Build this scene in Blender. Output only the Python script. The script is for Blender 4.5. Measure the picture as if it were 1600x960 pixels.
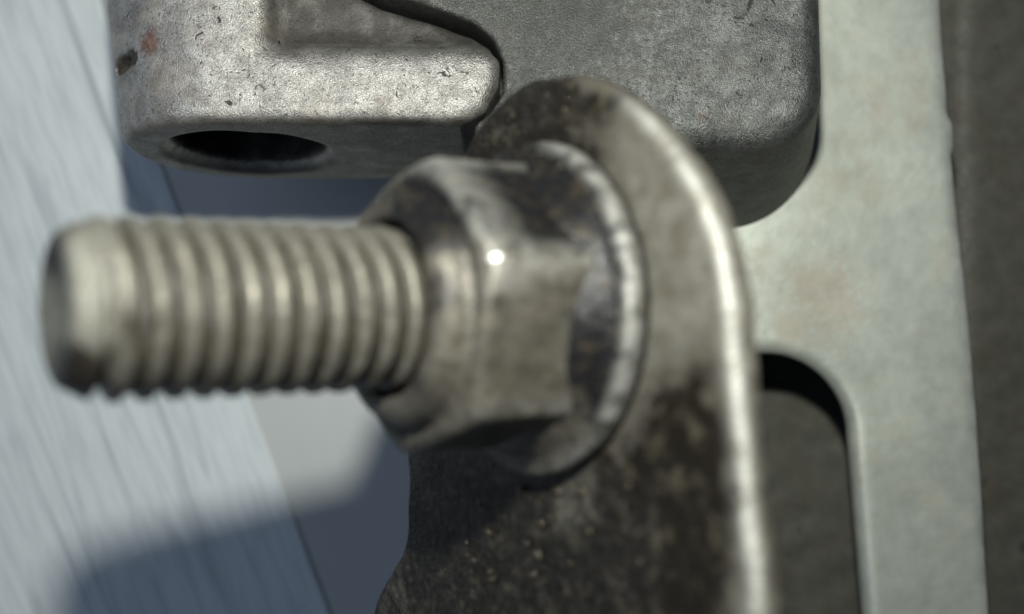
import bpy, math, random
import numpy as np
from mathutils import Matrix, Vector

# ------------------------------------------------------------------ set-up
# 1 Blender unit = 1 cm.  The table top is z = 0, the picture's up is +y.
for o in list(bpy.data.objects):
    bpy.data.objects.remove(o, do_unlink=True)
scene = bpy.context.scene
col = scene.collection
random.seed(7)
rng = np.random.default_rng(7)

CAM_Z = 17.0
cam_d = bpy.data.cameras.new("camera")
cam_d.sensor_width = 36.0
cam_d.lens = 40.5
cam_d.clip_start = 0.1
cam_d.clip_end = 500.0
cam_d.dof.use_dof = True
cam_d.dof.focus_distance = 12.2
cam_d.dof.aperture_fstop = 0.0405 / 0.265
cam = bpy.data.objects.new("camera", cam_d)
cam.location = (0, 0, CAM_Z)
col.objects.link(cam)
scene.camera = cam

world = bpy.data.worlds.new("World")
scene.world = world
world.use_nodes = True
bg = world.node_tree.nodes["Background"]
bg.inputs[0].default_value = (0.50, 0.66, 1.0, 1)
bg.inputs[1].default_value = 0.022

# the torch of the camera phone: a small round lamp beside the lens
fl_d = bpy.data.lights.new("phone_torch", 'AREA')
fl_d.shape = 'DISK'
fl_d.size = 0.75
fl_d.energy = 2700
fl_d.color = (0.985, 1.0, 0.925)
fl = bpy.data.objects.new("phone_torch", fl_d)
fl.location = (-0.15, 3.78, CAM_Z)
col.objects.link(fl)

# added unseen fill lamp for the room's cool ambient light, large and dim
cl_d = bpy.data.lights.new("ambient_fill", 'AREA')
cl_d.shape = 'SQUARE'
cl_d.size = 140.0
cl_d.energy = 52000
cl_d.color = (0.58, 0.73, 1.0)
cl = bpy.data.objects.new("ambient_fill", cl_d)
cl.location = (-85, 20, 110)
cl.rotation_euler = (Vector((0, 0, 0)) - Vector(cl.location)).to_track_quat('-Z', 'Y').to_euler()
col.objects.link(cl)

scene.cycles.sample_clamp_indirect = 3.0
scene.cycles.caustics_reflective = False
scene.view_settings.view_transform = 'Standard'
scene.view_settings.look = 'None'
scene.view_settings.exposure = 0.0
scene.view_settings.gamma = 1.0
scene.view_settings.use_curve_mapping = False

# ------------------------------------------------------------------ helpers
def mesh_obj(name, verts, faces, mat, parent=None, smooth=True):
    me = bpy.data.meshes.new(name)
    me.from_pydata([tuple(v) for v in verts], [], [tuple(f) for f in faces])
    me.update()
    if smooth:
        me.polygons.foreach_set("use_smooth", [True] * len(me.polygons))
    if mat:
        me.materials.append(mat)
    ob = bpy.data.objects.new(name, me)
    col.objects.link(ob)
    if parent:
        ob.parent = parent
    return ob

def empty(name, matrix=None):
    ob = bpy.data.objects.new(name, None)
    ob.empty_display_size = 0.5
    col.objects.link(ob)
    if matrix is not None:
        ob.matrix_world = matrix
    return ob

def tag(ob, label, cat=None, kind=None):
    ob["label"] = label
    if cat:
        ob["category"] = cat
    if kind:
        ob["kind"] = kind
    return ob

def revolve(profile, nseg, closed_ends=True):
    """profile: list of (r, z); returns verts, faces (axis z)."""
    verts, faces = [], []
    for (r, z) in profile:
        for k in range(nseg):
            t = 2 * math.pi * k / nseg
            verts.append((r * math.cos(t), r * math.sin(t), z))
    for i in range(len(profile) - 1):
        for k in range(nseg):
            k2 = (k + 1) % nseg
            faces.append((i * nseg + k, i * nseg + k2, (i + 1) * nseg + k2, (i + 1) * nseg + k))
    return verts, faces

# --- surface nets over a signed distance function (all in mm, scaled to cm) ---
def smax(a, b, k):
    h = np.clip(0.5 - 0.5 * (b - a) / k, 0, 1)
    return b * (1 - h) + a * h + k * h * (1 - h)

def smin(a, b, k):
    return -smax(-a, -b, k)

def rmax(a, b, r):
    """rounded intersection with true radius r"""
    u = np.maximum(a + r, 0.0)
    v = np.maximum(b + r, 0.0)
    return np.minimum(np.maximum(a, b), -r) + np.sqrt(u * u + v * v)

def poly_sdf(px, py, pts):
    pts = np.asarray(pts, float)
    d = np.full(px.shape, 1e9)
    inside = np.zeros(px.shape, bool)
    n = len(pts)
    for i in range(n):
        ax_, ay_ = pts[i]
        bx_, by_ = pts[(i + 1) % n]
        ex, ey = bx_ - ax_, by_ - ay_
        wx, wy = px - ax_, py - ay_
        t = np.clip((wx * ex + wy * ey) / (ex * ex + ey * ey), 0, 1)
        dx, dy = wx - ex * t, wy - ey * t
        d = np.minimum(d, dx * dx + dy * dy)
        cond = ((ay_ <= py) & (by_ > py)) | ((by_ <= py) & (ay_ > py))
        with np.errstate(divide='ignore', invalid='ignore'):
            xin = ax_ + (py - ay_) / (by_ - ay_ if by_ != ay_ else 1e-9) * ex
        inside ^= cond & (px < xin)
    d = np.sqrt(d)
    return np.where(inside, -d, d)

def surface_net(sdf, lo, hi, h):
    n = [int(math.ceil((hi[i] - lo[i]) / h)) + 1 for i in range(3)]
    ax_ = [lo[i] + h * np.arange(n[i]) for i in range(3)]
    X, Y, Z = np.meshgrid(*ax_, indexing='ij')
    V = sdf(X, Y, Z)
    S = V < 0
    nc = [k - 1 for k in n]
    cnt = np.zeros(nc)
    acc = [np.zeros(nc) for _ in range(3)]
    def sl(a, b, c):
        return (slice(a, a + nc[0]), slice(b, b + nc[1]), slice(c, c + nc[2]))
    corners = [(a, b, c) for a in (0, 1) for b in (0, 1) for c in (0, 1)]
    for c0 in corners:
        for axis in range(3):
            if c0[axis]:
                continue
            c1 = list(c0); c1[axis] = 1
            v0, v1 = V[sl(*c0)], V[sl(*c1)]
            m = (v0 < 0) != (v1 < 0)
            t = np.where(m, v0 / np.where(m, v0 - v1, 1), 0)
            for k in range(3):
                p = c0[k] + (t if k == axis else 0)
                acc[k] += np.where(m, p, 0)
            cnt += m
    act = cnt > 0
    idx = -np.ones(nc, int)
    idx[act] = np.arange(act.sum())
    I, J, K = np.nonzero(act)
    P = np.stack([lo[0] + h * (I + acc[0][act] / cnt[act]),
                  lo[1] + h * (J + acc[1][act] / cnt[act]),
                  lo[2] + h * (K + acc[2][act] / cnt[act])], 1)
    faces = []
    for axis in range(3):
        o1, o2 = (axis + 1) % 3, (axis + 2) % 3
        a = [slice(None)] * 3; b = [slice(None)] * 3
        a[axis] = slice(0, -1); b[axis] = slice(1, None)
        s0, s1 = S[tuple(a)], S[tuple(b)]
        cr = s0 != s1
        ii = np.argwhere(cr)
        ok = (ii[:, o1] > 0) & (ii[:, o2] > 0) & (ii[:, o1] < n[o1] - 1) & (ii[:, o2] < n[o2] - 1)
        ii = ii[ok]
        flip = s0[tuple(ii.T)]
        def cell(d1, d2):
            q = ii.copy(); q[:, o1] += d1; q[:, o2] += d2
            return idx[tuple(q.T)]
        quad = np.stack([cell(-1, -1), cell(0, -1), cell(0, 0), cell(-1, 0)], 1)
        quad[~flip] = quad[~flip][:, ::-1]
        faces.append(quad)
    F = np.concatenate(faces)
    for _ in range(2):                      # pull the vertices onto the surface
        e = h * 0.3
        d = sdf(P[:, 0], P[:, 1], P[:, 2])
        g = np.stack([sdf(P[:, 0] + e, P[:, 1], P[:, 2]) - sdf(P[:, 0] - e, P[:, 1], P[:, 2]),
                      sdf(P[:, 0], P[:, 1] + e, P[:, 2]) - sdf(P[:, 0], P[:, 1] - e, P[:, 2]),
                      sdf(P[:, 0], P[:, 1], P[:, 2] + e) - sdf(P[:, 0], P[:, 1], P[:, 2] - e)], 1) / (2 * e)
        g2 = np.maximum((g * g).sum(1), 0.2)
        P = P - np.clip(d / g2, -h, h)[:, None] * g * 0.8
    return P * 0.1, F

def bumps(x, y, z, amp, scale, seed):
    """soft lumpy relief from a few random waves"""
    r = np.random.default_rng(seed)
    out = 0
    for _ in range(9):
        k = r.normal(size=3) * scale
        out = out + np.sin(x * k[0] + y * k[1] + z * k[2] + r.uniform(0, 6.28))
    return out * amp / 3.0

def attr(ob, name, fn):
    """a painted-on mask (worn or grimy metal, painted glint or shade) from the vertex positions in mm"""
    me = ob.data
    co = np.empty(len(me.vertices) * 3)
    me.vertices.foreach_get("co", co)
    co = co.reshape(-1, 3) * 10
    v = np.clip(fn(co[:, 0], co[:, 1], co[:, 2]), -2, 2).astype(np.float32)
    a = me.attributes.new(name, 'FLOAT', 'POINT')
    a.data.foreach_set("value", v)

def blobs(x, y, items):
    out = np.zeros_like(x)
    for (cx, cy, rx, ry, w) in items:
        out += w * np.exp(-((x - cx) / rx) ** 2 - ((y - cy) / ry) ** 2)
    return out

# ------------------------------------------------------------------ materials
class NT:
    def __init__(self, name):
        self.m = bpy.data.materials.new(name)
        self.m.use_nodes = True
        self.t = self.m.node_tree
        self.b = self.t.nodes["Principled BSDF"]
        self.tc = self.t.nodes.new("ShaderNodeTexCoord")
        self.vec = self.tc.outputs["Object"]
    def n(self, typ, **kw):
        nd = self.t.nodes.new(typ)
        for k, v in kw.items():
            setattr(nd, k, v)
        return nd
    def link(self, a, b):
        self.t.links.new(a, b)
    def mapped(self, scale=(1, 1, 1), rot=(0, 0, 0), loc=(0, 0, 0)):
        mp = self.n("ShaderNodeMapping")
        mp.inputs["Scale"].default_value = scale
        mp.inputs["Rotation"].default_value = rot
        mp.inputs["Location"].default_value = loc
        self.link(self.vec, mp.inputs["Vector"])
        return mp.outputs[0]
    def noise(self, scale, detail=4, rough=0.55, vec=None, dist=0.0):
        nd = self.n("ShaderNodeTexNoise")
        nd.inputs["Scale"].default_value = scale
        nd.inputs["Detail"].default_value = detail
        nd.inputs["Roughness"].default_value = rough
        nd.inputs["Distortion"].default_value = dist
        self.link(vec or self.vec, nd.inputs["Vector"])
        return nd.outputs["Fac"]
    def voronoi(self, scale, vec=None, feature='F1'):
        nd = self.n("ShaderNodeTexVoronoi", feature=feature)
        nd.inputs["Scale"].default_value = scale
        self.link(vec or self.vec, nd.inputs["Vector"])
        return nd.outputs["Distance"]
    def ramp(self, fac, lo, hi, a=0.0, b=1.0):
        mr = self.n("ShaderNodeMapRange", interpolation_type='SMOOTHSTEP')
        mr.inputs[1].default_value = lo
        mr.inputs[2].default_value = hi
        mr.inputs[3].default_value = a
        mr.inputs[4].default_value = b
        self.link(fac, mr.inputs[0])
        return mr.outputs[0]
    def math(self, op, a, b):
        nd = self.n("ShaderNodeMath", operation=op)
        for i, v in enumerate((a, b)):
            if isinstance(v, (int, float)):
                nd.inputs[i].default_value = v
            else:
                self.link(v, nd.inputs[i])
        return nd.outputs[0]
    def mix(self, fac, a, b):
        nd = self.n("ShaderNodeMix", data_type='RGBA')
        for sock, v in ((nd.inputs[0], fac), (nd.inputs[6], a), (nd.inputs[7], b)):
            if isinstance(v, (int, float)):
                sock.default_value = v
            elif isinstance(v, tuple):
                sock.default_value = (*v, 1)
            else:
                self.link(v, sock)
        return nd.outputs[2]
    def bump(self, height, strength, dist, prev=None):
        nd = self.n("ShaderNodeBump")
        nd.inputs["Strength"].default_value = strength
        nd.inputs["Distance"].default_value = dist
        self.link(height, nd.inputs["Height"])
        if prev is not None:
            self.link(prev, nd.inputs["Normal"])
        return nd.outputs[0]
    def out(self, color=None, rough=None, metal=None, normal=None, spec=None, coat=None):
        for key, v in (("Base Color", color), ("Roughness", rough), ("Metallic", metal),
                       ("Normal", normal), ("Specular IOR Level", spec), ("Coat Weight", coat)):
            if v is None:
                continue
            s = self.b.inputs[key]
            if isinstance(v, tuple):
                s.default_value = (*v, 1)
            elif isinstance(v, (int, float)):
                s.default_value = v
            else:
                self.link(v, s)
        return self.m

def mat_cast(name, light, dark, stain, pit_scale, grain=56.0, rough=(0.30, 0.55), metal=0.8, stain_amt=0.5, spot=None, bump=0.62, fleck=0.7):
    t = NT(name)
    big = t.noise(0.55, 3, 0.5)
    mid = t.noise(5.0, 5, 0.6)
    fine = t.noise(grain, 3, 0.6)
    c = t.mix(t.ramp(mid, 0.32, 0.68), dark, light)
    st = t.math('MULTIPLY', t.ramp(t.noise(1.6, 5, 0.6, t.mapped(loc=(3.1, 1.7, 4.2))), 0.50, 0.72), stain_amt)
    c = t.mix(st, c, stain)
    sp = t.math('MULTIPLY', t.ramp(t.noise(grain * 0.45, 2, 0.5, t.mapped(loc=(9, 2, 5))), 0.56, 0.70), fleck)
    c = t.mix(sp, c, tuple(v * 0.45 for v in dark))
    # open pores of the sand casting
    pv = t.noise(pit_scale, 3, 0.65, t.mapped(loc=(1.3, 7.7, 2.1)), 0.8)
    pm = t.math('MULTIPLY', t.ramp(pv, 0.64, 0.69, 0.0, 1.0 if pit_scale else 0.0), t.ramp(t.noise(0.9, 2, 0.5, t.mapped(loc=(5, 5, 1))), 0.42, 0.58))
    c = t.mix(pm, c, (0.016, 0.015, 0.013))
    if spot:
        for (p, r, cc) in spot:
            d = t.n("ShaderNodeVectorMath", operation='DISTANCE')
            t.link(t.vec, d.inputs[0]); d.inputs[1].default_value = p
            dn = t.math('ADD', d.outputs["Value"], t.math('MULTIPLY', t.math('SUBTRACT', t.noise(14, 4, 0.6), 0.5), r * 1.6))
            c = t.mix(t.math('MULTIPLY', t.ramp(dn, r * 0.3, r, 1.0, 0.0), 0.75), c, cc)
    fa = t.n("ShaderNodeAttribute", attribute_name="film_shade")  # dark oil tone with shade painted into the colour
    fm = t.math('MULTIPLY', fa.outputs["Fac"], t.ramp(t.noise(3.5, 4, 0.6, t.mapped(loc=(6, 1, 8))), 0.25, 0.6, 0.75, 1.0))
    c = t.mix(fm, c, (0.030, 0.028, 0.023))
    wa = t.n("ShaderNodeAttribute", attribute_name="wear_glint")  # bright edge glint painted into the colour
    wm = t.math('MULTIPLY', wa.outputs["Fac"], t.ramp(t.noise(2.5, 3, 0.6, t.mapped(loc=(1, 4, 6))), 0.35, 0.6, 0.3, 1.0))
    c = t.mix(wm, c, (0.78, 0.79, 0.74))
    st = t.math('MAXIMUM', st, t.math('MULTIPLY', fm, 0.8))
    gr = t.math('SUBTRACT', fine, t.math('MULTIPLY', t.voronoi(grain * 0.85), 0.15))
    n1 = t.bump(t.math('SUBTRACT', gr, pm), bump, 0.022)
    n2 = t.bump(t.noise(grain * 2.2, 2, 0.5), bump * 0.8, 0.008, n1)
    n3 = t.bump(mid, 0.07, 0.05, n2)
    rr = t.ramp(t.noise(grain * 0.8, 3, 0.5, t.mapped(loc=(2, 9, 3))), 0.3, 0.7, rough[0], rough[1])
    return t.out(c, rr, t.math('MULTIPLY', t.math('SUBTRACT', 1.0, t.math('MAXIMUM', pm, st)), metal), n3, t.math('SUBTRACT', 0.5, t.math('MULTIPLY', fm, 0.35)))

def mat_greasy(name, clean, dull, grime, amount=0.5, scale=2.2, rough=0.42, metal=0.8, grain=26.0, bump=0.35, seed=0.0, rust=None, worn=(0.40, 0.395, 0.36), film_shade=(0.036, 0.029, 0.019)):
    """bare steel handled with oil: clean rubbed areas, brown oil residue, black wet grease"""
    t = NT(name)
    L = (seed, seed * 1.7 + 1.0, -seed * 0.6)
    n_big = t.noise(scale, 6, 0.62, t.mapped(loc=L), 0.4)
    n_mid = t.noise(scale * 4.0, 5, 0.6, t.mapped(loc=(L[1], L[0], 2)))
    c = t.mix(t.ramp(n_mid, 0.3, 0.7), dull, clean)
    if rust:
        rm = t.math('MULTIPLY', t.ramp(t.noise(scale * 2.1, 4, 0.6, t.mapped(loc=(L[2], 4, L[0]))), 0.55, 0.75), 0.4)
        c = t.mix(rm, c, rust)
    ab = t.n("ShaderNodeAttribute", attribute_name="bias")
    n_big = t.math('ADD', n_big, t.math('MULTIPLY', ab.outputs["Fac"], 0.36))
    g = t.ramp(t.math('ADD', n_big, t.math('MULTIPLY', t.math('SUBTRACT', n_mid, 0.5), 0.6)), 0.50 - 0.3 * amount, 0.98 - 0.3 * amount)
    c = t.mix(g, c, t.mix(t.ramp(t.noise(scale * 3.6, 5, 0.7, t.mapped(loc=(2, L[0], L[1]))), 0.48, 0.7), grime, film_shade))
    at = t.n("ShaderNodeAttribute", attribute_name="wear_glint")
    w = t.math('MULTIPLY', at.outputs["Fac"], t.ramp(t.noise(5.5, 3, 0.6, t.mapped(loc=(L[0], 3, L[1]))), 0.34, 0.58, 0.15, 1.0))
    c = t.mix(w, c, worn)
    g = t.math('MULTIPLY', g, t.math('SUBTRACT', 1.0, w))
    fine = t.noise(grain, 4, 0.6)
    n1 = t.bump(fine, bump, 0.02)
    cr = t.n("ShaderNodeAttribute", attribute_name="crust")
    n1 = t.bump(t.math('MULTIPLY', t.noise(11, 5, 0.7, None, 0.6), cr.outputs["Fac"]), 1.0, 0.12, n1)
    n2 = t.bump(n_mid, 0.35, 0.05, n1)
    r = t.math('ADD', t.math('MULTIPLY', t.ramp(fine, 0.3, 0.7), 0.22), t.ramp(g, 0, 1, rough, rough * 0.5))
    r = t.math('ADD', r, t.math('MULTIPLY', w, 0.1))
    m = t.math('MULTIPLY', t.math('SUBTRACT', 1.0, g), metal)
    return t.out(c, r, m, n2, t.math('SUBTRACT', 0.5, t.math('MULTIPLY', g, 0.28)))

M_LUG = mat_cast("cast_aluminium_lug", (0.46, 0.445, 0.415), (0.275, 0.26, 0.24), (0.20, 0.155, 0.11), 7.0,
                 spot=[((-0.82, 0.96, 1.15), 0.2, (0.24, 0.075, 0.035))])
M_BODY = mat_cast("cast_aluminium_body", (0.185, 0.19, 0.178), (0.10, 0.103, 0.098), (0.13, 0.115, 0.085), 6.0, stain_amt=0.35,
                  spot=[((3.3, 1.5, 1.25), 2.3, (0.062, 0.062, 0.056)), ((5.15, 0.1, 1.2), 0.12, (0.09, 0.028, 0.015))])
M_PLATE = mat_cast("pale_plate_metal", (0.45, 0.475, 0.42), (0.415, 0.44, 0.385), (0.35, 0.30, 0.225), 0.0, grain=4.5, rough=(0.44, 0.54), metal=0.5, stain_amt=0.5, bump=0.12, fleck=0.06,
                   spot=[((3.95, 0.12, 2.7), 0.75, (0.41, 0.36, 0.29))])
M_BASE = mat_cast("dark_base_casting", (0.078, 0.077, 0.060), (0.058, 0.058, 0.046), (0.06, 0.045, 0.03), 3.0, grain=24, rough=(0.55, 0.7), metal=0.2, bump=0.2, fleck=0.2)
M_STUD = mat_greasy("dull_zinc_thread", (0.27, 0.255, 0.215), (0.17, 0.16, 0.13), (0.022, 0.019, 0.015), amount=0.40, scale=3.0, rough=0.38, metal=0.65, seed=2.0)
M_TIP = mat_greasy("scuffed_stud_tip", (0.22, 0.215, 0.19), (0.13, 0.125, 0.10), (0.018, 0.016, 0.013), amount=0.42, scale=4.0, rough=0.5, metal=0.35, seed=4.0)
M_NUT = mat_greasy("greasy_nut_steel", (0.215, 0.20, 0.165), (0.105, 0.093, 0.072), (0.008, 0.008, 0.009), amount=0.92, scale=2.4, rough=0.44, metal=0.65, seed=5.3)
M_BRK = mat_greasy("greasy_bracket_steel", (0.275, 0.262, 0.222), (0.165, 0.15, 0.118), (0.010, 0.008, 0.006), amount=0.78, scale=1.35, rough=0.48, metal=0.65, seed=1.1, rust=(0.115, 0.075, 0.042), film_shade=(0.056, 0.049, 0.035))
M_PACK = mat_greasy("packed_grease", (0.042, 0.037, 0.028), (0.026, 0.023, 0.017), (0.010, 0.009, 0.007), amount=0.4, scale=5, rough=0.4, metal=0.0, seed=6.0)
_t = NT("polished_nick")
M_NICK = _t.out((0.55, 0.54, 0.50), 0.42, 1.0, _t.bump(_t.noise(30, 2, 0.5), 0.15, 0.01))
M_GREASE = mat_greasy("dried_grease", (0.07, 0.058, 0.035), (0.03, 0.024, 0.016), (0.012, 0.010, 0.008), amount=0.5, scale=6, rough=0.10, metal=0.0, seed=3.0, grain=8, bump=0.1)

def mat_board(name, base, line, strength, rotz):
    t = NT(name)
    v = t.mapped(scale=(1, 1, 1), rot=(0, 0, rotz))
    mp = t.n("ShaderNodeMapping"); mp.inputs["Scale"].default_value = (1.0, 0.10, 1.0)
    t.link(v, mp.inputs["Vector"]); sv = mp.outputs[0]
    g1 = t.noise(3.2, 4, 0.55, sv, 0.5)
    g2 = t.noise(11.0, 3, 0.5, sv, 0.2)
    wv = t.n("ShaderNodeTexWave", wave_type='BANDS', bands_direction='X')
    wv.inputs["Scale"].default_value = 0.75
    wv.inputs["Distortion"].default_value = 7.0
    wv.inputs["Detail"].default_value = 3.0
    wv.inputs["Detail Scale"].default_value = 1.4
    t.link(sv, wv.inputs["Vector"])
    wl = t.ramp(wv.outputs["Fac"], 0.0, 0.22, 1.0, 0.0)
    gl = t.ramp(g1, 0.50, 0.68)
    fac = t.math('MULTIPLY', t.math('ADD', t.math('MULTIPLY', wl, t.ramp(t.noise(1.3, 3, 0.5, sv), 0.4, 0.65, 0.0, 0.4)), t.math('MULTIPLY', gl, 0.45)), strength)
    c = t.mix(fac, base, line)
    c = t.mix(t.math('MULTIPLY', t.ramp(g2, 0.4, 0.7), 0.26 * strength), c, line)
    c = t.mix(t.math('MULTIPLY', t.ramp(t.noise(0.5, 2, 0.5), 0.3, 0.7), 0.18), c, tuple(x * 0.86 for x in base))
    nb = t.bump(fac, -0.5, 0.02)
    return t.out(c, 0.5, 0.0, nb, 0.35)

GRAIN = math.radians(-20.6)     # how far the grain leans from the picture's vertical
M_WOOD = mat_board("white_oak_laminate", (0.60, 0.635, 0.635), (0.27, 0.305, 0.33), 1.0, GRAIN)
M_PLAIN = mat_board("plain_grey_laminate", (0.44, 0.455, 0.44), (0.36, 0.375, 0.375), 0.25, GRAIN)
M_UNDER = mat_cast("board_underside", (0.08, 0.08, 0.085), (0.06, 0.06, 0.065), (0.05, 0.05, 0.05), 2.0, metal=0.0)

# ------------------------------------------------------------------ the table: two boards side by side
table = empty("table")
tag(table, "pale grey wood-grain table top made of two boards", kind="structure")
dirv = Vector((math.sin(-GRAIN), -math.cos(-GRAIN), 0))       # along the board edge, down the picture
perp = Vector((-dirv.y, dirv.x, 0))
if perp.x < 0: perp = -perp
edge_pt = Vector((-3.87, -1.32, 0))                            # a point on the joint

def board(name, w0, w1, ztop, thick, mat):
    r = 0.06
    prof = [(w0, ztop - thick), (w0, ztop - r), (w0 + r * 0.3, ztop - r * 0.3), (w0 + r, ztop),
            (w1 - r, ztop), (w1 - r * 0.3, ztop - r * 0.3), (w1, ztop - r), (w1, ztop - thick)]
    vs, fs = [], []
    L = (-30, 30)
    for s in L:
        for (w, z) in prof:
            p = edge_pt + dirv * s + perp * w
            vs.append((p.x, p.y, z))
    n = len(prof)
    for i in range(n):
        j = (i + 1) % n
        fs.append((i, j, n + j, n + i))
    fs.append(tuple(range(n))[::-1]); fs.append(tuple(range(n, 2 * n)))
    ob = mesh_obj(name, vs, fs, mat, table, smooth=False)
    return ob
tag(board("board", -26.0, -0.001, 0.0, 1.6, M_WOOD), "white board with embossed wood grain")
tag(board("board", -0.08, 26.0, -0.05, 1.55, M_PLAIN), "smooth plain grey board")

# ------------------------------------------------------------------ dark base casting under everything on the right
def to_z(D): return (170.0 - D)             # mm above the table for a depth D below the lens

def base_sdf(x, y, z):
    d2 = poly_sdf(x, y, [(2, -62), (100, -62), (100, 62), (30, 62), (30, 20), (2, 12)]) 
    top = 0.8 + 2.8 * (1 / (1 + np.exp(-(x - 64) * 1.2))) - 0.35 / (1 + np.exp(-(y - 23.5) * 2.0)) * (x > 56) + bumps(x, y, z, 0.12, 0.35, 3)
    return rmax(d2, np.abs(z - top / 2) - (top / 2 - 0.0) , 0.8)
P, F = surface_net(base_sdf, (-1, -66, -1.5), (104, 66, 6), 0.9)
base = empty("base_casting")
tag(base, "dark olive rough casting under the pale slotted plate, showing along the right edge", "engine casting")
mesh_obj("casting_body", P, F, M_BASE, base)

# ------------------------------------------------------------------ pale slotted plate
PT = to_z(146.0)
plate_poly = [(16, 62), (52.6, 62), (53.6, 38), (54.6, 24), (55.2, 23), (55.4, 20), (55.0, 19), (57.6, -6), (58.6, -20), (59.8, -40), (61, -62), (2, -62), (2, -30), (8, 8), (16, 20)]
plate_poly = [(px * 1.02, py * 1.02) for (px, py) in plate_poly]
def plate_sdf(x, y, z):
    d2 = poly_sdf(x, y, plate_poly)
    # arched slot, open downwards out of the frame
    cx, cy, r = 32.4, -16.7, 10.7
    xx = x - cx - np.maximum(cy - y, 0) * 0.085 * (x > cx)
    slot = np.where(y > cy, np.sqrt(xx ** 2 + (y - cy) ** 2) - r, np.abs(xx) - r)
    d = rmax(d2, -slot, 0.6)
    top = PT + bumps(x, y, z, 0.10, 0.22, 11)
    return rmax(d, np.maximum(z - top, PT - 4.0 - z), 1.6)
P, F = surface_net(plate_sdf, (-1, -65, 20), (64, 65, 30), 0.75)
plate = empty("slotted_plate")
tag(plate, "pale grey-green metal plate with an arched black slot, standing behind the bracket", "metal plate")
pb = mesh_obj("plate_body", P, F, M_PLATE, plate)
attr(pb, "wear_glint", lambda x, y, z: np.exp(-np.maximum(-poly_sdf(x, y, plate_poly) - 0.5, 0) / 0.5) * (x > 48) * (z > PT - 2.5))  # painted glint along the plate's right edge
for (lx, ly) in ((34, 56), (50, -57), (12, -57)):      # the legs it stands on, outside the picture
    vs, fs = revolve([(0.42, 0.28), (0.36, 0.5), (0.36, 2.1), (0.45, 2.32)], 24)
    fs += [tuple(range(24))[::-1], tuple(range(72, 96))]
    lg = mesh_obj("leg", vs, fs, M_PLATE, plate)
    lg.location = (lx / 10, ly / 10, 0)

# ------------------------------------------------------------------ cast housing with its mounting lug
tilt = math.radians(6.4)
HM = Matrix.Translation((-3.10, 1.80, to_z(136.0) / 10)) @ Matrix.Rotation(-tilt, 4, 'X')
housing = empty("cast_housing", HM)
tag(housing, "grey sand-cast aluminium housing with a bored mounting lug, beyond the threaded stud", "casting")
lug_poly = [(-20, 0), (25.5, 0.0), (28.2, 1.6), (29.6, 4.2), (29.6, 7.2), (28.6, 9.6), (26.6, 11.2), (22, 12.8), (16.5, 14.5), (11, 17.2), (8, 21), (7, 50), (-20, 50)]

def lug_outer(x, y):
    return poly_sdf(x, y, lug_poly)

def lug_sdf(x, y, z):
    R = 14.3
    x = np.where(x < 0, x / (1 + 0.010 * np.maximum(y, 0)), x)
    prof = np.where(x < 0, np.sqrt(np.minimum(x, 0) ** 2 + z * z), np.abs(z)) - R
    d = rmax(prof, lug_outer(x, y), 1.8)
    rr = np.sqrt(x * x + z * z)
    bore = np.maximum(rr - np.maximum(8.7, 10.3 - y * 0.9), y - 32)
    d = smax(d, -bore, 0.5)
    # the scooped pocket between the left rib and the lower ridge
    pk = smax(smax(5.6 - x - (z - 10.0) * 0.30, 10.0 - y - (z - 10.0) * 0.55, 2.2) * 0.85, 9.8 - z, 2.0)
    d = smax(d, -pk, 2.0)
    # small blow hole in the rounded flank
    c = np.array([-11.2, 8.3, 9.6]); dr = np.array([0.16, 0.0, 0.987])
    qx, qy, qz = x - c[0], y - c[1], z - c[2]
    t = qx * dr[0] + qz * dr[2]
    hole = np.sqrt((qx - t * dr[0]) ** 2 + qy ** 2 * 0.8 + (qz - t * dr[2]) ** 2) - 1.0
    hole = np.maximum(hole, -9.0 - t)
    d = smax(d, -hole, 0.35)
    return d + bumps(x, y, z, 0.05, 0.8, 5)
P, F = surface_net(lug_sdf, (-16, -1.5, -16), (32, 46, 16), 0.42)
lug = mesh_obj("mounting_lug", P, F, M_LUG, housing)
attr(lug, "film_shade", lambda x, y, z: np.maximum(np.clip((0.9 - y) / 0.6, 0, 1) * (0.82 + 0.15 * np.clip((x - 8) / 8, 0, 1)),
     np.maximum(0.88 * np.clip((y - 7.6) / 2.2, 0, 1) * np.clip((x - 4.2) / 2.2, 0, 1) * (z > 0), np.maximum((np.hypot(x, z) < 9.1) * 0.95, np.hypot(x + 11.2 - 0.162 * (z - 9.6), (y - 8.3) * 0.9) < 1.03))))  # oil tone carrying painted shade on end face, pocket, bore and blow hole
lug["label"] = "lighter bored lug with a rounded nose"

def body_sdf(x, y, z):
    dr = np.clip((12.5 - z), 0, 26) * 0.22
    bx = np.maximum(np.maximum(-1.9 - dr - y, y - 50), np.maximum(9 - x, x - 64.4 - dr))
    # rounded vertical edge at the lower right corner
    Rc = 7.0 + dr
    qx, qy = x - 57.4, 5.1 - y
    cor = np.where((qx > 0) & (qy > 0), np.sqrt(np.maximum(qx, 0) ** 2 + np.maximum(qy, 0) ** 2) - Rc, bx)
    d2 = np.maximum(bx, cor)
    top = 12.9 + bumps(x, y, z, 0.16, 0.25, 21) - 0.9 * np.exp(-((x - 34) / 9.0) ** 2)
    d = rmax(d2, np.maximum(z - top, -34 - z), 2.6)
    groove = np.maximum(lug_outer(x, y) - 0.45, 4.0 - z)
    d = smax(d, -groove, 0.4)
    d = np.maximum(d, -(lug_outer(x, y) + 1.5))          # nothing of the body inside the lug
    return np.maximum(d, 27.0 - x - np.maximum(y - 3.0, 0) * 4)
P, F = surface_net(body_sdf, (6, -11, -27), (75, 46, 15), 0.6)
body = mesh_obj("housing_body", P, F, M_BODY, housing)
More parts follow.
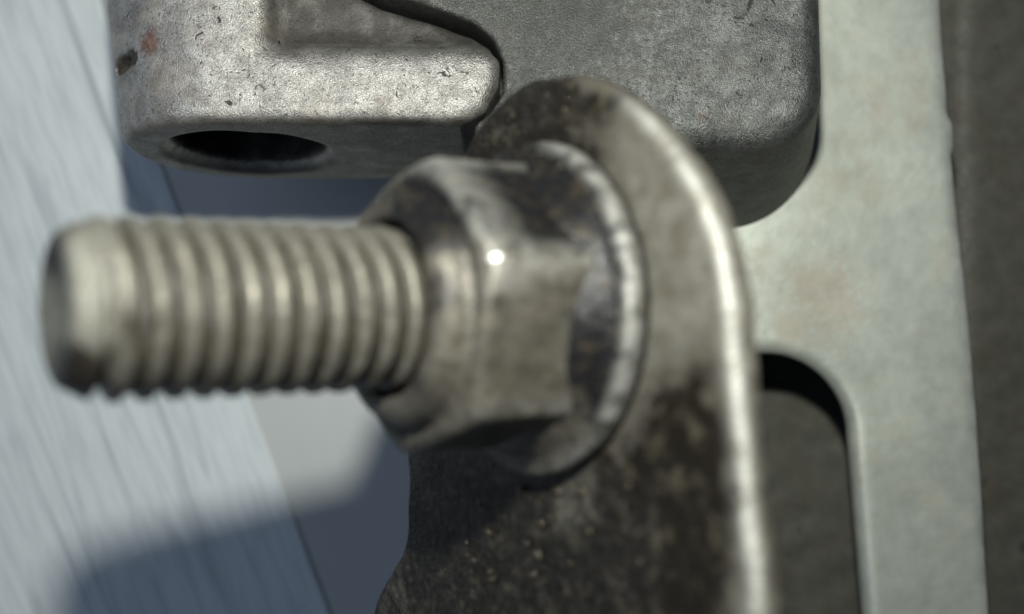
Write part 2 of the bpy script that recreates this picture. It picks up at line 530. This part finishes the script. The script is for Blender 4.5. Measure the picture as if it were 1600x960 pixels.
attr(body, "film_shade", lambda x, y, z: 0.6 * np.clip(np.maximum(0.4 - y, x - 63.6) / 0.9, 0, 1) * np.clip((12.0 - z) / 1.2, 0, 1))  # painted shade darkens the flank walls below the top edge
body["label"] = "darker sand-cast body with open pores"

# ------------------------------------------------------------------ frame of the stud axis
A = math.radians(34.0)
ez = Vector((-math.cos(A), 0, math.sin(A)))
ex = Vector((math.sin(A), 0, math.cos(A)))
ey = ez.cross(ex)
SM = Matrix.Identity(4)
for i in range(3):
    SM[i][0], SM[i][1], SM[i][2] = ex[i], ey[i], ez[i]
SM.translation = Vector((0.093, -0.01, to_z(93.0) / 10))

# --- clamp bracket
bracket = empty("clamp_bracket", SM @ Matrix.Translation((0, 0, -0.2)))
tag(bracket, "thick greasy steel bracket with a rounded head and a bright worn edge, behind the nut", "bracket")
ctrl = [(-15.5, 11.2), (-12.8, 14.2), (-9, 17.1), (-4.6, 18.7), (-1.2, 19.05), (2.2, 18.75), (5.2, 18.1), (8.4, 16.9), (12.8, 14.4), (16.6, 11.4), (19.2, 8.4), (20.9, 5.4),
        (22.1, 1.6), (22.8, -3.4), (23.5, -9.2), (24.3, -15.2), (24.8, -19.4), (24.2, -21.9), (21.8, -23.6), (16, -25.0), (8, -30), (0, -36), (-31.5, -36), (-30.8, -31.5), (-27.6, -27.4), (-24.2, -23.6), (-23.2, -21), (-23.4, -17), (-23.6, -12), (-22.4, -4), (-20.4, 3.4), (-18.2, 7.6)]
def catmull(pts, n):
    out = []
    m = len(pts)
    for i in range(m):
        p0, p1, p2, p3 = (np.array(pts[(i + k - 1) % m], float) for k in range(4))
        for j in range(n):
            t = j / n
            out.append(0.5 * ((2 * p1) + (p2 - p0) * t + (2 * p0 - 5 * p1 + 4 * p2 - p3) * t * t + (3 * p1 - p0 - 3 * p2 + p3) * t ** 3))
    return np.array(out)
ctrl = [(x - 1.2 * min(1.0, max(0.0, (x - 8) / 8)), y) for (x, y) in ctrl]
oc = catmull(ctrl, 4)
def brk_sdf(x, y, z):
    d2 = poly_sdf(x, y, oc) + bumps(x, y, z, 0.10, 0.7, 17)
    zz = np.maximum(z - bumps(x, y, z * 0, 0.07, 0.5, 8), -2.8 - z)
    d = rmax(d2, zz, 0.9)
    return np.maximum(d, 6.6 - np.sqrt(x * x + y * y))
P, F = surface_net(brk_sdf, (-34, -38, -8.5), (27, 21, 1.5), 0.45)
bp = mesh_obj("bracket_plate", P, F, M_BRK, bracket)
attr(bp, "wear_glint", lambda x, y, z: np.exp(-np.maximum(-poly_sdf(x, y, oc) - 0.4, 0) / 0.35) * (x > 6) * np.clip((x - 8) / 6, 0, 1) * np.clip((z + 1.3) / 0.6, 0, 1))
attr(bp, "crust", lambda x, y, z: np.clip((-y - 11) / 5, 0, 1) * np.clip((16 - x) / 8, 0, 1) + 0.6 * np.clip((y - 13) / 3, 0, 1) * np.clip((4 - x) / 5, 0, 1))
attr(bp, "bias", lambda x, y, z: -0.38 + 0.8 * np.clip((-y - 6) / 9, 0, 1) * np.clip((23 - x) / 4, 0, 1) + blobs(x, y, [(-7, 16, 6, 5, 2.4), (5, 14.5, 10, 5, 1.05), (16.3, -9, 4, 6.5, 2.0), (14, -16, 6, 5, 0.9), (2, -19, 12, 5, 0.7), (-16, -15, 9, 6, 2.2), (14, 2, 6, 9, -0.9), (3, -17, 5, 3, -0.5), (-10, -27, 14, 6, 0.6)]))  # blob at left below the nut paints its cast shadow; rest is grime
# its foot, standing on the base casting behind the plate face
foot_w = []
bm_inv = bracket.matrix_world.inverted()
vs, fs = [], []
for (zz, s) in ((to_z(104) / 10, 0.62), (to_z(125) / 10, 0.55), (0.2, 0.8)):
    for k in range(28):
        t = 2 * math.pi * k / 28
        p = bm_inv @ Vector((1.25 + s * math.cos(t), -1.9 + s * math.sin(t), zz))
        vs.append(tuple(p))
for i in range(2):
    for k in range(28):
        k2 = (k + 1) % 28
        fs.append((i * 28 + k2, i * 28 + k, (i + 1) * 28 + k, (i + 1) * 28 + k2))
fs.append(tuple(range(28))); fs.append(tuple(range(56, 84))[::-1])
mesh_obj("foot", vs, fs, M_BRK, bracket)

# dried grease crumbs and beads clinging to the bracket's face
def crumbs(name, spots, mat, parent):
    vs, fs = [], []
    for (x, y, z, r) in spots:
        b = len(vs)
        nr, ns = 4, 8
        sx, sy = random.uniform(0.7, 1.3), random.uniform(0.7, 1.3)
        for i in range(nr):
            ph = (i + 0.0) / nr * math.pi / 2
            for k in range(ns):
                t = 2 * math.pi * k / ns
                q = r * random.uniform(0.85, 1.15)
                vs.append((x + q * sx * math.cos(ph) * math.cos(t), y + q * sy * math.cos(ph) * math.sin(t), z + r * 0.75 * math.sin(ph)))
        vs.append((x, y, z + r * 0.78))
        for i in range(nr - 1):
            for k in range(ns):
                k2 = (k + 1) % ns
                fs.append((b + i * ns + k, b + i * ns + k2, b + (i + 1) * ns + k2, b + (i + 1) * ns + k))
        for k in range(ns):
            fs.append((b + (nr - 1) * ns + k, b + (nr - 1) * ns + (k + 1) % ns, b + nr * ns))
    ob = mesh_obj(name, vs, fs, mat, parent)
    ob["kind"] = "stuff"
    return ob
sp = []
for _ in range(170):
    x = random.uniform(-22, 19); y = random.uniform(-33, -12.5)
    if x * x + y * y < 14.5 ** 2: continue
    if y < -20 and x > 12 or x < -12: continue
    r = random.choice([0.10, 0.14, 0.18, 0.22, 0.3, 0.42]) * random.uniform(0.7, 1.2)
    sp.append((x / 10, y / 10, -0.002, r / 10))
for _ in range(60):
    t = random.uniform(1.2, 2.6); q = random.uniform(14.5, 17.5)
    sp.append((q * math.cos(t) / 10, q * math.sin(t) / 10, -0.002, random.uniform(0.1, 0.25) / 10))
crumbs("grease_crumbs", sp, M_GREASE, bracket)

# ------------------------------------------------------------------ flange nut
nut = empty("flange_nut", SM @ Matrix.Translation((0, 0, -0.2)))
tag(nut, "greasy steel hexagon flange nut tightened against the bracket on the threaded stud", "nut")
NSEG = 240
HEX_PHASE = math.radians(18.0)
AF = 10.45
def hex_r(t, af=AF):
    q = (t - HEX_PHASE) % (math.pi / 3) - math.pi / 6
    r = af / math.cos(q)
    return -math.log(math.exp(-r * 1.5) + math.exp(-(af * 1.115) * 1.5)) / 1.5 + 0.15      # worn corners
NUT_H = 13.3
def lathe_fn(rows):
    vs, fs = [], []
    for fn in rows:
        for k in range(NSEG):
            t = 2 * math.pi * k / NSEG
            r, z = fn(t)
            vs.append((r * math.cos(t) / 10, r * math.sin(t) / 10, z / 10))
    for i in range(len(rows) - 1):
        for k in range(NSEG):
            k2 = (k + 1) % NSEG
            fs.append((i * NSEG + k, i * NSEG + k2, (i + 1) * NSEG + k2, (i + 1) * NSEG + k))
    return vs, fs
CF = 9.6                                   # chamfer starts at this radius
def cham(t, back):
    r = hex_r(t)
    return r, NUT_H - max(0.0, (r - CF)) * 0.42 - back
rows = [lambda t: (5.4, NUT_H - 6), lambda t: (6.15, NUT_H - 1.2), lambda t: (6.6, NUT_H + 1.0), lambda t: (6.9, NUT_H + 1.5), lambda t: (7.5, NUT_H + 1.5), lambda t: (8.3, NUT_H + 1.15),
        lambda t: (8.75, NUT_H + 0.55), lambda t: (8.95, NUT_H - 0.2), lambda t: (9.1, NUT_H - 0.9), lambda t: (9.45, NUT_H - 0.95), lambda t: (9.75, NUT_H - 0.6),
        lambda t: (hex_r(t) - 0.4, cham(t, 0.45)[1]), lambda t: (hex_r(t) - 0.12, cham(t, 0.62)[1]), lambda t: (hex_r(t), cham(t, 1.05)[1]),
        lambda t: (hex_r(t), NUT_H - 5.6), lambda t: (hex_r(t), NUT_H - 8), lambda t: (hex_r(t), 5.0), lambda t: (hex_r(t) + 0.1, 3.6)]
vs, fs = lathe_fn(rows[::-1])
hb = mesh_obj("hex_body", vs, fs, M_NUT, nut)
attr(hb, "bias", lambda x, y, z: -0.2 + 1.0 * np.clip((y - 2.5) / 3, 0, 1) * np.clip((12.3 - z) / 1.5, 0, 1) + blobs(x, y, [(6, 9, 6, 4, 1.6), (10.4, 3, 1.6, 1.6, -0.6)]) + 0.7 * np.clip((9 - z) / 5, 0, 1) * (y > 1))
attr(hb, "wear_glint", lambda x, y, z: 0.35 * np.clip((np.hypot(x, y) - 11.05) / 0.4, 0, 1) + 0.4 * np.exp(-((z - 11.9) / 0.7) ** 2) * (np.hypot(x, y) > 9.9) * (y > 1))  # worn corners, plus the upper chamfer's highlight painted as a bright band
rim = lambda t: 13.5 + 0.06 * math.sin(3 * t + 1) + 0.04 * math.sin(7 * t)
rows = [lambda t: (6.2, 0.03), lambda t: (rim(t) - 0.5, 0.03), lambda t: (rim(t) - 0.12, 0.18), lambda t: (rim(t), 0.6), lambda t: (rim(t), 1.55), lambda t: (rim(t) - 0.15, 2.0), lambda t: (rim(t) - 0.55, 2.3), lambda t: (rim(t) - 1.1, 2.45),
        lambda t: (12.0, 2.9), lambda t: (11.4, 3.9), lambda t: (10.7, 5.0), lambda t: (9.0, 5.8)]
vs, fs = lathe_fn(rows)
# a corner knocked bright and flat
nk = Vector((math.cos(HEX_PHASE), math.sin(HEX_PHASE), 0)) * 1.135 + Vector((0, 0, 1.175))
nv, nf = [], []
for i in range(5):
    for k in range(20):
        t = 2 * math.pi * k / 20; q = i / 4
        q *= 1 + 0.16 * math.sin(2 * t + 1) + 0.1 * math.sin(5 * t)
        nv.append((0.042 * q * math.cos(t), 0.06 * q * math.sin(t), 0.012 * (1 - q * q)))
for i in range(4):
    for k in range(20):
        k2 = (k + 1) % 20
        nf.append((i * 20 + k, (i + 1) * 20 + k, (i + 1) * 20 + k2, i * 20 + k2))
nick = mesh_obj("nick", nv, nf, M_NICK, nut)
nick.location = nk
nick.rotation_euler = Vector((0.80, 0.235, 0.55)).to_track_quat('Z', 'Y').to_euler()
nick["label"] = "bright knocked spot on the nut's corner"
fg = mesh_obj("flange", vs, fs, M_NUT, nut)
attr(fg, "wear_glint", lambda x, y, z: np.clip((np.hypot(x, y) - 12.75) / 0.5, 0, 1) * np.clip((x - 1) / 4, 0, 1) * np.clip((z - 0.7) / 0.6, 0, 1) * 0.62)  # worn rim, lightened only on the right where its highlight is painted in
attr(fg, "bias", lambda x, y, z: blobs(x, y, [(7, 8, 6, 7, 2.0), (11, 0, 2.5, 6, 1.5), (2, -12, 6, 3, -0.3), (-4, 12, 6, 4, 1.2)]))
sp = []
for _ in range(70):
    t = random.uniform(0.6, 2.3); q = random.uniform(10.8, 12.6)
    sp.append((q * math.cos(t) / 10, q * math.sin(t) / 10, (4.9 - 0.19 * q) / 10 + 0.02, random.uniform(0.08, 0.22) / 10))
crumbs("grease_crumbs", sp, M_GREASE, nut)

# ------------------------------------------------------------------ threaded stud
stud = empty("threaded_stud", SM)
tag(stud, "dull threaded steel stud sticking out of the flange nut to the left", "threaded stud")
PITCH, RMAJ, DEPTH = 2.0, 6.1, 1.3
Z0, Z1, TIP = -8.0, 34.0, 36.0
SEG = 96
def thread_r(z, t):
    q = (z / PITCH - t / (2 * math.pi)) % 1.0
    w = abs(q - 0.5) * 2.0                   # 0 at the crest, 1 at the root
    if w < 0.26: h = 1.0
    elif w > 0.86: h = 0.0
    else: h = 1.0 - (w - 0.26) / 0.60
    h = h * h * (3 - 2 * h) * 0.45 + h * 0.55
    return RMAJ - DEPTH * (1 - h)
def tip_r(z):
    if z < Z1: return 99.0
    q = (z - Z1) / (TIP - Z1)
    return 6.0 - 1.1 * q - 0.9 * max(0.0, q - 0.86) ** 2 / 0.02 * 0.35
rows_n = int((TIP - Z0) / (PITCH / 18))
vs, fs = [], []
zs = [Z0 + (TIP - Z0) * i / rows_n for i in range(rows_n + 1)]
split = next(i for i, z in enumerate(zs) if z > Z1 - 0.4)
def rad(z, t):
    r = thread_r(z, t)
    if z > Z1 - 1.2:                          # the thread runs out, battered, onto the plain tip
        f = min(1.0, (z - (Z1 - 1.2)) / 2.0) * 0.8
        r = r * (1 - f) + 5.75 * f
    r = min(r, tip_r(z))
    return r + 0.05 * math.sin(11 * t + 5.3 * z) * math.sin(3.1 * z - 4 * t) * max(0.0, math.sin(2 * t + 1.3 * z)) + 0.04 * math.sin(3 * t + z * 1.7) * math.sin(z * 0.9 + 2 * t) 
def grid(i0, i1):
    vs, fs = [], []
    for i in range(i0, i1 + 1):
        for k in range(SEG):
            t = 2 * math.pi * k / SEG
            r = rad(zs[i], t)
            vs.append((r * math.cos(t) / 10, r * math.sin(t) / 10, zs[i] / 10))
    for i in range(i1 - i0):
        for k in range(SEG):
            k2 = (k + 1) % SEG
            fs.append((i * SEG + k, i * SEG + k2, (i + 1) * SEG + k2, (i + 1) * SEG + k))
    return vs, fs
vs, fs = grid(0, split)
fs.append(tuple(range(SEG))[::-1])
th = mesh_obj("thread", vs, fs, M_STUD, stud)
attr(th, "bias", lambda x, y, z: -0.1 + 1.3 * np.clip((-y - 3.3) / 3, 0, 1) + 1.6 * np.exp(-((z - 32.2) / 0.9) ** 2 - ((y + 0.3) / 1.6) ** 2) * (x > 0) + 0.25 * np.clip((y - 4) / 2, 0, 1))  # painted shade along the stud's underside, added to the grime
# old grease packed into the thread
gv, gf = [], []
GN = 150
for i in range(GN + 1):
    z = 9.0 + (32.6 - 9.0) * i / GN
    for k in range(SEG):
        t = 2 * math.pi * k / SEG
        lump = math.sin(2 * t + 0.5 * z) * 0.5 + math.sin(5 * t - 0.9 * z + 1) * 0.3 + math.sin(1.7 * z + 3 * t) * 0.3
        r = 5.46 + 0.14 * lump - 0.16 * math.sin(t) 
        gv.append((r * math.cos(t) / 10, r * math.sin(t) / 10, z / 10))
for i in range(GN):
    for k in range(SEG):
        k2 = (k + 1) % SEG
        gf.append((i * SEG + k, i * SEG + k2, (i + 1) * SEG + k2, (i + 1) * SEG + k))
mesh_obj("thread_grease", gv, gf, M_PACK, stud)
vs, fs = grid(split, rows_n)
n0 = len(vs) - SEG
for (r, z) in ((4.15, TIP + 0.06), (3.6, TIP - 0.02), (2.0, TIP - 0.22), (0.6, TIP - 0.3)):
    b = len(vs)
    for k in range(SEG):
        t = 2 * math.pi * k / SEG
        vs.append((r * math.cos(t) / 10, r * math.sin(t) / 10, z / 10))
    for k in range(SEG):
        k2 = (k + 1) % SEG
        fs.append((n0 + k, n0 + k2, b + k2, b + k))
    n0 = b
fs.append(tuple(range(n0, n0 + SEG)))
tp = mesh_obj("tip", vs, fs, M_TIP, stud)
attr(tp, "bias", lambda x, y, z: -0.1 + blobs(x, y, [(-0.5, 3.3, 2.2, 1.3, 2.2), (3.0, -4.0, 3.0, 1.8, 2.0), (4.5, 0.6, 3, 2.4, -0.8), (-3, -1, 2, 3, -0.6)]))
